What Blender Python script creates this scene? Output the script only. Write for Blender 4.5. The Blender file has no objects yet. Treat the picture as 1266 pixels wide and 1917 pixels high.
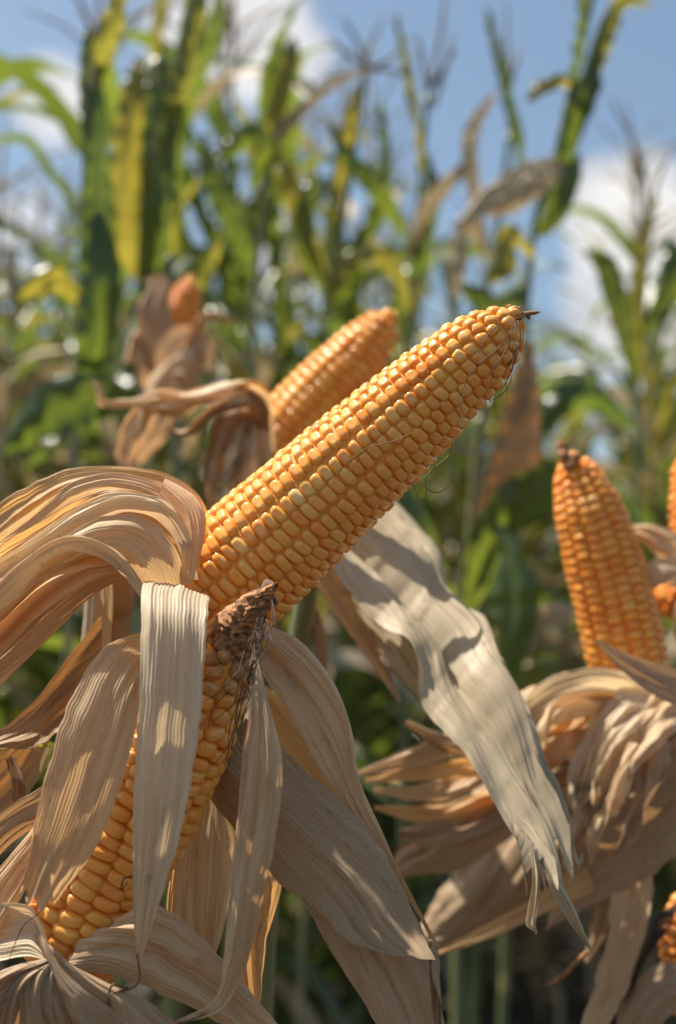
import bpy, math, random
import numpy as np
from mathutils import Vector, Matrix

sc = bpy.context.scene
C = sc.collection
random.seed(7)

# ------------------------------------------------------------------ camera
CAM_Z, PITCH, VH = 0.95, math.radians(8.0), 0.41421      # VH: tan of half the vertical field of view
W0, H0 = 1266.0, 1917.0
K = VH / (H0 / 2)
cam_d = bpy.data.cameras.new('camera')
cam = bpy.data.objects.new('camera', cam_d); C.objects.link(cam)
cam.location = (0, 0, CAM_Z); cam.rotation_euler = (math.pi / 2 + PITCH, 0, 0)
cam_d.sensor_fit = 'VERTICAL'; cam_d.sensor_height = 36.0; cam_d.lens = 18.0 / VH
cam_d.clip_start = 0.02; cam_d.clip_end = 2000
cam_d.dof.use_dof = True; cam_d.dof.focus_distance = 0.483; cam_d.dof.aperture_fstop = 5.6
sc.camera = cam
FW = np.array((0, math.cos(PITCH), math.sin(PITCH))); UP = np.array((0, -math.sin(PITCH), math.cos(PITCH))); RT = np.array((1.0, 0, 0))
C0 = np.array((0, 0, CAM_Z))
def P(x, y, d):
    """a point d metres ahead of the lens, seen at pixel (x, y) of the photograph"""
    return C0 + FW * d + RT * ((x - W0 / 2) * K * d) + UP * ((H0 / 2 - y) * K * d)

# ------------------------------------------------------------------ light
SUN_EL, SUN_AZ = math.radians(63), math.radians(-74)      # azimuth from +Y, clockwise
SD = Vector((math.sin(SUN_AZ) * math.cos(SUN_EL), math.cos(SUN_AZ) * math.cos(SUN_EL), math.sin(SUN_EL)))
sun_d = bpy.data.lights.new('sun', 'SUN'); sun_d.energy = 5.0; sun_d.angle = math.radians(0.55); sun_d.color = (1, 0.93, 0.82)
sun = bpy.data.objects.new('sun', sun_d); C.objects.link(sun); sun.rotation_euler = SD.to_track_quat('Z', 'Y').to_euler(); sun.location = (0, 0, 5)
sc.view_settings.view_transform = 'Standard'; sc.view_settings.look = 'None'; sc.view_settings.gamma = 1.0
sc.view_settings.exposure = 0.78

def nd(nt, typ, **kw):
    n = nt.nodes.new(typ)
    for k, v in kw.items():
        if k in n.inputs: n.inputs[k].default_value = v
        else: setattr(n, k, v)
    return n
def mth(nt, op, a, b=None, c=None, clamp=False):
    n = nt.nodes.new('ShaderNodeMath'); n.operation = op; n.use_clamp = clamp
    for i, v in enumerate((a, b, c)):
        if v is None: continue
        if isinstance(v, (int, float)): n.inputs[i].default_value = v
        else: nt.links.new(v, n.inputs[i])
    return n.outputs[0]
def ramp(nt, fac, stops, interp='LINEAR'):
    n = nt.nodes.new('ShaderNodeValToRGB'); n.color_ramp.interpolation = interp
    el = n.color_ramp.elements
    while len(el) < len(stops): el.new(0.5)
    for e, (p, c) in zip(el, stops): e.position = p; e.color = (*c, 1) if len(c) == 3 else c
    nt.links.new(fac, n.inputs[0]); return n.outputs[0]
def mix(nt, fac, a, b, mode='MIX'):
    n = nt.nodes.new('ShaderNodeMix'); n.data_type = 'RGBA'; n.blend_type = mode
    for i, v in ((0, fac), (6, a), (7, b)):
        if isinstance(v, (int, float)): n.inputs[i].default_value = v
        elif isinstance(v, tuple): n.inputs[i].default_value = (*v, 1) if len(v) == 3 else v
        else: nt.links.new(v, n.inputs[i])
    return n.outputs[2]

world = bpy.data.worlds.new('World'); sc.world = world; world.use_nodes = True
nt = world.node_tree; nt.nodes.clear()
out = nd(nt, 'ShaderNodeOutputWorld'); bg = nd(nt, 'ShaderNodeBackground'); bg.inputs['Strength'].default_value = 0.10
sky = nd(nt, 'ShaderNodeTexSky'); sky.sky_type = 'NISHITA'; sky.sun_disc = False
sky.sun_elevation = SUN_EL; sky.sun_rotation = SUN_AZ; sky.air_density = 1.0; sky.dust_density = 1.3; sky.ozone_density = 1.2
tc = nd(nt, 'ShaderNodeTexCoord')
nz = nd(nt, 'ShaderNodeTexNoise', Scale=9.0, Detail=7.0, Roughness=0.58); nt.links.new(tc.outputs['Generated'], nz.inputs['Vector'])
field = None
for (px, py, rad, amp) in ((455, 70, .085, .95), (330, 55, .05, .8), (560, 110, .05, .7), (90, 190, .07, .75), (1180, 400, .075, 1.25), (1250, 470, .09, 1.25), (1160, 480, .06, 1.0), (1120, 390, .04, .9),
                           (1200, 590, .10, .95), (520, 500, .10, .65), (20, 420, .09, .6), (1800, 300, .2, .9), (-500, 150, .2, .9), (700, -900, .25, .9)):
    v = P(px, py, 1) - C0; v = v / np.linalg.norm(v)
    ds = nd(nt, 'ShaderNodeVectorMath', operation='DISTANCE'); nt.links.new(tc.outputs['Generated'], ds.inputs[0]); ds.inputs[1].default_value = tuple(v)
    f = mth(nt, 'MULTIPLY', mth(nt, 'SUBTRACT', 1.0, mth(nt, 'DIVIDE', ds.outputs['Value'], rad * 1.0), clamp=True), amp)
    field = f if field is None else mth(nt, 'MAXIMUM', field, f)
fld = mth(nt, 'MULTIPLY', field, mth(nt, 'ADD', 0.15, mth(nt, 'MULTIPLY', nz.outputs['Fac'], 1.7)))
cmask = ramp(nt, fld, [(0.30, (0, 0, 0)), (0.48, (.75, .75, .75)), (0.75, (1, 1, 1))])
nz2 = nd(nt, 'ShaderNodeTexNoise', Scale=16.0, Detail=4.0); nt.links.new(tc.outputs['Generated'], nz2.inputs['Vector'])
ccol = ramp(nt, nz2.outputs['Fac'], [(0.3, (3.6, 3.65, 3.8)), (0.62, (6.0, 5.85, 5.7))])
skyc = mix(nt, 1.0, sky.outputs[0], (0.98, 0.97, 0.87), 'MULTIPLY')
nt.links.new(mix(nt, cmask, skyc, ccol), bg.inputs['Color']); nt.links.new(bg.outputs[0], out.inputs['Surface'])

cy = sc.cycles
cy.use_denoising = True; cy.max_bounces = 8; cy.diffuse_bounces = 4; cy.transmission_bounces = 5; cy.glossy_bounces = 3
try: cy.denoiser = 'OPENIMAGEDENOISE'
except Exception: pass
cy.sample_clamp_indirect = 6.0

# ------------------------------------------------------------------ materials
def new_mat(name):
    m = bpy.data.materials.new(name); m.use_nodes = True; m.node_tree.nodes.clear()
    return m, m.node_tree
def husk_mat(name, light, dark, trans, tcol, speck=0.0, blot=0.5, fibre=1.0, rough=0.5):
    """dry husk or leaf: fibres run along v of the UV map (metres)"""
    m, nt = new_mat(name)
    uv = nd(nt, 'ShaderNodeUVMap'); uv.uv_map = 'UVMap'
    inf = nd(nt, 'ShaderNodeObjectInfo')
    off = nd(nt, 'ShaderNodeCombineXYZ'); nt.links.new(mth(nt, 'MULTIPLY', inf.outputs['Random'], 7.3), off.inputs[0]); nt.links.new(mth(nt, 'MULTIPLY', inf.outputs['Random'], 3.1), off.inputs[1])
    ad = nd(nt, 'ShaderNodeVectorMath', operation='ADD'); nt.links.new(uv.outputs[0], ad.inputs[0]); nt.links.new(off.outputs[0], ad.inputs[1])
    def streak(sx, sy, detail=2.0, rough_=0.5):
        mp = nd(nt, 'ShaderNodeMapping'); mp.inputs['Scale'].default_value = (sx, sy, 1); nt.links.new(ad.outputs[0], mp.inputs['Vector'])
        n = nd(nt, 'ShaderNodeTexNoise', Scale=1.0, Detail=detail, Roughness=rough_); nt.links.new(mp.outputs[0], n.inputs['Vector']); return n.outputs['Fac']
    fine = streak(1500, 14, 2.0); mid = streak(420, 7, 2.0); big = streak(60, 22, 3.0, .6)
    s = mth(nt, 'ADD', mth(nt, 'MULTIPLY', fine, 0.5 * fibre), mth(nt, 'MULTIPLY', mid, 0.5))
    s = mth(nt, 'ADD', mth(nt, 'MULTIPLY', s, 1 - blot * .5), mth(nt, 'MULTIPLY', big, blot * .5 ))
    s = mth(nt, 'ADD', s, mth(nt, 'MULTIPLY', mth(nt, 'SUBTRACT', inf.outputs['Random'], 0.5), 0.10))
    col = ramp(nt, s, [(0.30, dark), (0.47, tuple((a * .45 + b * .55) for a, b in zip(dark, light))), (0.64, light)])
    if speck > 0:
        sp = streak(1700, 420, 1.0); col = mix(nt, mth(nt, 'MULTIPLY', mth(nt, 'MULTIPLY', mth(nt, 'GREATER_THAN', sp, 0.70), mth(nt, 'GREATER_THAN', big, 0.47)), speck), col, (0.05, 0.04, 0.035))
    spot = streak(170, 70, 3.0, .6); fle = streak(1400, 700, 1.0)
    col = mix(nt, mth(nt, 'MULTIPLY', mth(nt, 'SUBTRACT', spot, 0.62, clamp=True), 3.2, clamp=True), col, tuple(x * .42 for x in dark))      # mould and brown spots
    col = mix(nt, mth(nt, 'MULTIPLY', mth(nt, 'GREATER_THAN', fle, 0.755), 0.6), col, (0.09, 0.055, 0.035))
    bs = nd(nt, 'ShaderNodeBsdfPrincipled', Roughness=rough); bs.inputs['Specular IOR Level'].default_value = 0.35
    nt.links.new(col, bs.inputs['Base Color'])
    bp = nd(nt, 'ShaderNodeBump', Strength=0.55, Distance=0.0006)
    nt.links.new(mth(nt, 'ADD', fine, mth(nt, 'MULTIPLY', mid, 1.6)), bp.inputs['Height']); nt.links.new(bp.outputs[0], bs.inputs['Normal'])
    tr = nd(nt, 'ShaderNodeBsdfTranslucent'); nt.links.new(mix(nt, 0.8, col, tcol, 'MULTIPLY'), tr.inputs['Color']); nt.links.new(bp.outputs[0], tr.inputs['Normal'])
    mx = nd(nt, 'ShaderNodeMixShader'); mx.inputs[0].default_value = trans
    nt.links.new(bs.outputs[0], mx.inputs[1]); nt.links.new(tr.outputs[0], mx.inputs[2])
    o = nd(nt, 'ShaderNodeOutputMaterial'); nt.links.new(mx.outputs[0], o.inputs[0])
    return m
M = {}
M['husk'] = husk_mat('husk_cream', (0.84, 0.67, 0.43), (0.58, 0.39, 0.21), 0.46, (1.0, 0.80, 0.50))
M['husk_white'] = husk_mat('husk_white', (0.84, 0.72, 0.51), (0.60, 0.45, 0.28), 0.42, (1.0, 0.84, 0.6))
M['husk_orange'] = husk_mat('husk_amber', (0.82, 0.59, 0.31), (0.56, 0.32, 0.13), 0.5, (1.0, 0.70, 0.34))
M['husk_pink'] = husk_mat('husk_rose', (0.74, 0.55, 0.34), (0.50, 0.33, 0.18), 0.32, (1.0, 0.74, 0.5))
M['husk_brown'] = husk_mat('husk_brown', (0.46, 0.33, 0.20), (0.26, 0.165, 0.09), 0.22, (1.0, 0.72, 0.4), speck=0.9, blot=0.4)
M['husk_tan'] = husk_mat('husk_tan', (0.52, 0.37, 0.23), (0.32, 0.20, 0.11), 0.3, (1.0, 0.74, 0.42))
M['leaf_grey'] = husk_mat('dry_leaf_grey', (0.59, 0.48, 0.325), (0.36, 0.275, 0.165), 0.25, (1.0, 0.9, 0.65), blot=0.7)
M['leaf_dry'] = husk_mat('dry_leaf', (0.62, 0.52, 0.38), (0.36, 0.26, 0.16), 0.35, (1.0, 0.82, 0.5), blot=0.7)
M['leaf_rust'] = husk_mat('rusty_leaf', (0.42, 0.27, 0.13), (0.17, 0.09, 0.045), 0.3, (1.0, 0.66, 0.33), blot=0.9)
M['stalk_dry'] = husk_mat('dry_stalk', (0.42, 0.29, 0.13), (0.20, 0.12, 0.05), 0.0, (1, 1, 1), blot=0.6)

def leaf_mat(name, c1, c2, tcol, trans, rough=0.42):
    m, nt = new_mat(name)
    uv = nd(nt, 'ShaderNodeUVMap'); uv.uv_map = 'UVMap'
    sep = nd(nt, 'ShaderNodeSeparateXYZ'); nt.links.new(uv.outputs[0], sep.inputs[0])
    inf = nd(nt, 'ShaderNodeObjectInfo')
    off = nd(nt, 'ShaderNodeCombineXYZ'); nt.links.new(mth(nt, 'MULTIPLY', inf.outputs['Random'], 9.7), off.inputs[1])
    ad = nd(nt, 'ShaderNodeVectorMath', operation='ADD'); nt.links.new(uv.outputs[0], ad.inputs[0]); nt.links.new(off.outputs[0], ad.inputs[1])
    def streak(sx, sy, detail=2.0):
        mp = nd(nt, 'ShaderNodeMapping'); mp.inputs['Scale'].default_value = (sx, sy, 1); nt.links.new(ad.outputs[0], mp.inputs['Vector'])
        n = nd(nt, 'ShaderNodeTexNoise', Scale=1.0, Detail=detail); nt.links.new(mp.outputs[0], n.inputs['Vector']); return n.outputs['Fac']
    fine = streak(700, 4); blot = streak(30, 9, 3.0)
    s = mth(nt, 'ADD', mth(nt, 'MULTIPLY', fine, .4), mth(nt, 'MULTIPLY', blot, .6))
    s = mth(nt, 'ADD', s, mth(nt, 'MULTIPLY', mth(nt, 'SUBTRACT', inf.outputs['Random'], 0.5), 0.35))
    col = ramp(nt, s, [(0.32, c1), (0.66, c2)])
    col = mix(nt, mth(nt, 'MULTIPLY', mth(nt, 'LESS_THAN', mth(nt, 'ABSOLUTE', sep.outputs[0]), 0.003), 0.8), col, (0.26, 0.28, 0.13))
    dry = mth(nt, 'MULTIPLY', mth(nt, 'GREATER_THAN', blot, 0.63), 0.7)
    col = mix(nt, dry, col, (0.42, 0.33, 0.14))
    bs = nd(nt, 'ShaderNodeBsdfPrincipled', Roughness=rough); bs.inputs['Specular IOR Level'].default_value = 0.55
    nt.links.new(col, bs.inputs['Base Color'])
    bp = nd(nt, 'ShaderNodeBump', Strength=0.4, Distance=0.001); nt.links.new(fine, bp.inputs['Height']); nt.links.new(bp.outputs[0], bs.inputs['Normal'])
    tr = nd(nt, 'ShaderNodeBsdfTranslucent'); nt.links.new(mix(nt, s, tcol, tuple(min(1, a * b) for a, b in zip(tcol, (1.7, 1.15, 0.7)))), tr.inputs['Color'])
    mx = nd(nt, 'ShaderNodeMixShader'); mx.inputs[0].default_value = trans
    nt.links.new(bs.outputs[0], mx.inputs[1]); nt.links.new(tr.outputs[0], mx.inputs[2])
    o = nd(nt, 'ShaderNodeOutputMaterial'); nt.links.new(mx.outputs[0], o.inputs[0])
    return m
M['leaf'] = leaf_mat('corn_leaf_green', (0.03, 0.06, 0.026), (0.07, 0.11, 0.035), (0.17, 0.275, 0.04), 0.42, 0.24)
M['leaf_yellow'] = leaf_mat('corn_leaf_yellow_green', (0.07, 0.11, 0.03), (0.15, 0.17, 0.045), (0.33, 0.35, 0.055), 0.48, 0.3)
M['stalk'] = leaf_mat('corn_stalk_green', (0.07, 0.10, 0.03), (0.16, 0.16, 0.06), (0.2, 0.2, 0.05), 0.0)
M['tassel'] = leaf_mat('tassel_straw', (0.20, 0.13, 0.06), (0.36, 0.25, 0.12), (0.4, 0.3, 0.1), 0.2, 0.7)

def kernel_mat():
    m, nt = new_mat('kernel')
    at = nd(nt, 'ShaderNodeAttribute'); at.attribute_name = 'kern'      # r: cap, g: random, b: withered
    sp = nd(nt, 'ShaderNodeSeparateColor'); nt.links.new(at.outputs['Color'], sp.inputs[0])
    body = ramp(nt, sp.outputs[1], [(0.0, (0.84, 0.27, 0.035)), (0.5, (0.92, 0.385, 0.065)), (0.85, (0.93, 0.455, 0.10)), (1.0, (0.94, 0.57, 0.23))])
    col = mix(nt, mth(nt, 'MULTIPLY', sp.outputs[0], 0.55), body, (0.94, 0.56, 0.22))
    tcx = nd(nt, 'ShaderNodeTexCoord'); n = nd(nt, 'ShaderNodeTexNoise', Scale=330.0, Detail=3.0); nt.links.new(tcx.outputs['Object'], n.inputs['Vector'])
    obi = nd(nt, 'ShaderNodeObjectInfo'); col = mix(nt, 1.0, col, obi.outputs['Color'], 'MULTIPLY')
    brown = ramp(nt, n.outputs['Fac'], [(0.35, (0.05, 0.022, 0.012)), (0.55, (0.22, 0.10, 0.05)), (0.7, (0.46, 0.25, 0.13))])
    col = mix(nt, sp.outputs[2], col, brown)
    bs = nd(nt, 'ShaderNodeBsdfPrincipled', Roughness=0.27); bs.inputs['Specular IOR Level'].default_value = 0.5
    nt.links.new(col, bs.inputs['Base Color'])
    bs.inputs['Subsurface Weight'].default_value = 0.42; bs.inputs['Subsurface Radius'].default_value = (1.0, 0.45, 0.12); bs.inputs['Subsurface Scale'].default_value = 0.004
    nt.links.new(mth(nt, 'ADD', 0.2, mth(nt, 'MULTIPLY', sp.outputs[2], 0.5)), bs.inputs['Roughness'])
    bp = nd(nt, 'ShaderNodeBump', Strength=0.12, Distance=0.0004); nt.links.new(n.outputs['Fac'], bp.inputs['Height']); nt.links.new(bp.outputs[0], bs.inputs['Normal'])
    o = nd(nt, 'ShaderNodeOutputMaterial'); nt.links.new(bs.outputs[0], o.inputs[0]); return m
M['kernel'] = kernel_mat()
def plain(name, col, rough=0.7, noise=0.3, scale=300):
    m, nt = new_mat(name)
    tcx = nd(nt, 'ShaderNodeTexCoord'); n = nd(nt, 'ShaderNodeTexNoise', Scale=float(scale), Detail=4.0); nt.links.new(tcx.outputs['Object'], n.inputs['Vector'])
    c = ramp(nt, n.outputs['Fac'], [(0.3, tuple(x * (1 - noise) for x in col)), (0.7, tuple(min(1, x * (1 + noise)) for x in col))])
    bs = nd(nt, 'ShaderNodeBsdfPrincipled', Roughness=rough); nt.links.new(c, bs.inputs['Base Color'])
    bp = nd(nt, 'ShaderNodeBump', Strength=0.5, Distance=2.0 / scale * .3); nt.links.new(n.outputs['Fac'], bp.inputs['Height']); nt.links.new(bp.outputs[0], bs.inputs['Normal'])
    o = nd(nt, 'ShaderNodeOutputMaterial'); nt.links.new(bs.outputs[0], o.inputs[0]); return m
M['silk'] = plain('dry_silk', (0.20, 0.085, 0.03), 0.6)
M['silk_dark'] = plain('dark_silk', (0.045, 0.02, 0.012), 0.6)
M['tip'] = plain('cob_tip', (0.30, 0.135, 0.05), 0.8, 0.8, 330)
M['core'] = plain('cob_core', (0.80, 0.32, 0.06), 0.7, 0.2)
M['soil'] = plain('soil', (0.04, 0.027, 0.018), 0.95, 0.5, 14)

# ------------------------------------------------------------------ mesh helpers
def mk(name, V, F, mat, parent=None, uv=None, kern=None, origin=None):
    """link one mesh object; V in world metres, moved into the frame of the parent (an unrotated Empty)"""
    me = bpy.data.meshes.new(name)
    V = np.asarray(V, dtype=float)
    off = np.zeros(3)
    if parent is not None: off = np.array(parent.location)
    elif origin is not None: off = np.asarray(origin)
    me.from_pydata((V - off).tolist(), [], F)
    mats = mat if isinstance(mat, (list, tuple)) else [mat]
    for m in mats: me.materials.append(m)
    me.polygons.foreach_set('use_smooth', [True] * len(me.polygons))
    if uv is not None:
        l = me.uv_layers.new(name='UVMap')
        vi = np.empty(len(me.loops), dtype=np.int32); me.loops.foreach_get('vertex_index', vi)
        l.data.foreach_set('uv', np.asarray(uv, dtype=np.float32)[vi].ravel())
    if kern is not None:
        a = me.color_attributes.new('kern', 'FLOAT_COLOR', 'POINT'); a.data.foreach_set('color', np.asarray(kern, dtype=np.float32).ravel())
    me.update()
    o = bpy.data.objects.new(name, me); C.objects.link(o)
    if parent is not None: o.parent = parent
    elif origin is not None: o.location = off
    return o
def thing(name, label, cat, loc, group=None):
    o = bpy.data.objects.new(name, None); C.objects.link(o); o.location = tuple(loc); o.empty_display_size = 0.02
    o['label'] = label; o['category'] = cat
    if group: o['group'] = group
    return o

def cr(pts, n):
    """Catmull-Rom through pts, n samples"""
    p = np.asarray(pts, dtype=float); m = len(p)
    if p.ndim == 1: p = p[:, None]
    pp = np.vstack([2 * p[0] - p[1], p, 2 * p[-1] - p[-2]])
    t = np.linspace(0, m - 1, n); i = np.minimum(t.astype(int), m - 2); f = (t - i)[:, None]
    a, b, c, d = pp[i], pp[i + 1], pp[i + 2], pp[i + 3]
    return 0.5 * (2 * b + (c - a) * f + (2 * a - 5 * b + 4 * c - d) * f ** 2 + (3 * b - a - 3 * c + d) * f ** 3)
class Noise2:
    def __init__(s, seed): s.g = np.random.RandomState(seed).rand(64, 64) * 2 - 1
    def __call__(s, x, y):
        xi = np.floor(x).astype(int); yi = np.floor(y).astype(int); fx = x - xi; fy = y - yi
        fx = fx * fx * (3 - 2 * fx); fy = fy * fy * (3 - 2 * fy); g = s.g
        a = g[xi % 64, yi % 64]; b = g[(xi + 1) % 64, yi % 64]; c = g[xi % 64, (yi + 1) % 64]; d = g[(xi + 1) % 64, (yi + 1) % 64]
        return (a * (1 - fx) + b * fx) * (1 - fy) + (c * (1 - fx) + d * fx) * fy
_seed = [100]
def grid_faces(nv, nu):
    return [(i * nu + j, i * nu + j + 1, (i + 1) * nu + j + 1, (i + 1) * nu + j) for i in range(nv - 1) for j in range(nu - 1)]
def sheet(name, A, B, mat, parent, bulge=0.1, rib=0.00024, ribn=None, wr=0.004, ruf=0.0, rag=0.018, nv=90, nu=41, endrag=0.0, curl=0.0, label=None, folds=(), wlow=0.0, shred=None):
    """loft a thin fibrous sheet between two 3-D edges A and B (lists of points)"""
    _seed[0] += 1; sd = _seed[0]; N = Noise2(sd)
    a = cr(A, nv); b = cr(B, nv)
    w = np.linalg.norm(b - a, axis=1); cl = (a + b) / 2
    ln = np.concatenate([[0], np.cumsum(np.linalg.norm(np.diff(cl, axis=0), axis=1))])
    t = np.gradient(cl, axis=0); n = np.cross(t, b - a)
    nl = np.linalg.norm(n, axis=1); nl[nl < 1e-12] = 1; n = n / nl[:, None]
    n = np.array([np.mean(n[max(0, i - 1):i + 2], axis=0) for i in range(nv)]); n /= np.maximum(np.linalg.norm(n, axis=1), 1e-9)[:, None]
    v = np.arange(nv)[:, None] / (nv - 1); u = np.linspace(0, 1, nu)[None, :]
    L = ln[-1]; wm = max(w.max(), 1e-4)
    U = np.repeat(u, nv, 0); Vv = np.repeat(v, nu, 1); S = np.repeat(ln[:, None], nu, 1)
    # ragged edges
    e0 = rag * N(S[:, :1] * 220, np.full((nv, 1), 3.3)) + rag * N(S[:, :1] * 60, np.full((nv, 1), 9.3)); e1 = rag * N(S[:, :1] * 220, np.full((nv, 1), 17.7)) + rag * N(S[:, :1] * 60, np.full((nv, 1), 29.3))
    Ue = U * (1 + e1 - e0) + e0
    if ribn is None: ribn = max(4, int(wm / 0.0017))
    ws = w[:, None] / wm
    h = bulge * w[:, None] * 4 * U * (1 - U)
    h = h + rib * np.clip(ws * 1.4, 0, 1) * np.sin(2 * np.pi * ribn * (U + 0.02 * N(U * 5, Vv * 3))) * (0.75 + 0.5 * N(U * ribn * .7, S * 12))
    h = h + wr * np.clip(ws * 1.3, 0, 1) * (0.75 * N(U * 4 + 5, S * 18) + 0.35 * N(U * 9, S * 45 + 7))
    if wlow: h = h + wlow * np.clip(ws * 1.3, 0, 1) * (N(U * 2.2 + 11, S * 13) + .6 * N(U * 4.5 + 3, S * 24 + U * 3) + .5 * np.abs(N(U * 5 + 30, S * 9 - U * 4)))
    for (fu, fv, fw, fa) in folds:      # creases: (start u, end u, width, depth)
        h = h - fa * w[:, None] * np.exp(-np.abs((U - (fu + (fv - fu) * Vv)) / fw)) * (.8 + .35 * N(S * 5, U * 0 + fu * 31))
    h = h + ruf * np.abs(2 * U - 1) ** 2.5 * np.sin(S * 2 * np.pi / 0.03 + 3 * N(S * 20, U * 0 + (U > .5) * 7.7))
    pos = a[:, None, :] + (b - a)[:, None, :] * Ue[..., None] + n[:, None, :] * h[..., None]
    if curl:      # long edges roll under
        k = np.clip(np.abs(2 * U - 1) - 0.7, 0, 1) / 0.3
        pos = pos - n[:, None, :] * (curl * w[:, None] * k ** 2)[..., None]
    if endrag:
        td = t[-1] / np.linalg.norm(t[-1])
        pull = endrag * (N(U * 12, U * 0 + 2.5) + .6 * N(U * 30, U * 0 + 8.5)) * np.clip((Vv - .7) / .3, 0, 1) ** 2
        pos = pos + td[None, None, :] * pull[..., None]
    if shred:     # the end is split along the fibres into pointed shreds of unequal length
        cnt_, dep = shred; Rs = np.random.RandomState(sd); uu = u[0] * cnt_ + .6 * N(u[0] * 9, u[0] * 0 + 1.5); k = np.floor(uu).astype(int); fr = np.abs(uu - k - .5) * 2
        le = Rs.rand(cnt_ + 4)[np.clip(k + 1, 0, cnt_ + 3)]; E = 1 - dep * (.55 * le + .45 * fr ** 1.6) ; E = np.clip(E, .3, 1)
        idx = v * (nv - 1) * E[None, :]; i0 = np.minimum(idx.astype(int), nv - 2); f = (idx - i0)[..., None]; jj = np.repeat(np.arange(nu)[None, :], nv, 0)
        pos = pos[i0, jj] * (1 - f) + pos[i0 + 1, jj] * f
        tipw = np.clip((v - .85) / .15, 0, 1) * (Rs.rand(cnt_ + 4)[np.clip(k + 1, 0, cnt_ + 3)] - .5)[None, :]
        pos = pos + n[:, None, :] * (tipw * .02)[..., None]
    uv = np.stack([(U - .5) * w[:, None] + sd * 0.37, S + sd * 0.11], -1).reshape(-1, 2)
    o = mk(name, pos.reshape(-1, 3), grid_faces(nv, nu), mat, parent, uv=uv)
    if label: o['label'] = label
    return o
def lp(pts, d0=None, d1=None):
    """pixel list -> points; entries (x, y) take a depth running from d0 to d1, (x, y, d) keep theirs"""
    m = len(pts); r = []
    for i, p in enumerate(pts):
        d = p[2] if len(p) > 2 else d0 + (d1 - d0) * i / (m - 1)
        r.append(P(p[0], p[1], d))
    return r
def strip(name, cl, mat, parent, twist=(0, 0), **kw):
    """sheet along a centre line of (x, y, depth, width in pixels); twist turns it about its own length (degrees)"""
    pts = [P(c[0], c[1], c[2]) for c in cl]; ws = [c[3] * K * c[2] for c in cl]
    m = len(pts); A = []; B = []
    tw = np.interp(np.linspace(0, 1, m), np.linspace(0, 1, len(twist)), twist)
    for i in range(m):
        t = pts[min(i + 1, m - 1)] - pts[max(i - 1, 0)]; t = t / np.linalg.norm(t)
        vd = pts[i] - C0; vd = vd / np.linalg.norm(vd)
        s = np.cross(vd, t); s /= np.linalg.norm(s)         # right-hand side as seen with the path going down
        s = -s
        f = np.cross(t, s); a = math.radians(tw[i]); s = s * math.cos(a) + f * math.sin(a)
        A.append(pts[i] + s * ws[i] / 2); B.append(pts[i] - s * ws[i] / 2)
    return sheet(name, B, A, mat, parent, **kw)

def tube(pts, rad, seg=8, n=None):
    n = n or max(6, len(pts) * 5)
    p = cr(pts, n); r = cr(rad if hasattr(rad, '__len__') else [rad] * len(pts), n)[:, 0]
    t = np.gradient(p, axis=0); t /= np.linalg.norm(t, axis=1)[:, None]
    ref = np.array((0.3, 0.9, 0.1)); V = []; uv = []
    ln = np.concatenate([[0], np.cumsum(np.linalg.norm(np.diff(p, axis=0), axis=1))])
    x = np.cross(t[0], ref); x /= np.linalg.norm(x)
    for i in range(n):
        x = x - t[i] * np.dot(x, t[i]); x /= np.linalg.norm(x); y = np.cross(t[i], x)
        for j in range(seg):
            a = 2 * math.pi * j / seg; V.append(p[i] + (x * math.cos(a) + y * math.sin(a)) * max(r[i], 1e-5)); uv.append((a * r.max(), ln[i]))
    F = [(i * seg + j, i * seg + (j + 1) % seg, (i + 1) * seg + (j + 1) % seg, (i + 1) * seg + j) for i in range(n - 1) for j in range(seg)]
    F.append(tuple(range(seg))[::-1]); F.append(tuple((n - 1) * seg + j for j in range(seg)))
    return V, F, uv
def join(parts):
    V = []; F = []; U = []
    for v, f, u in parts:
        o = len(V); V += list(v); F += [tuple(i + o for i in q) for q in f]; U += list(u)
    return V, F, U

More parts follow.
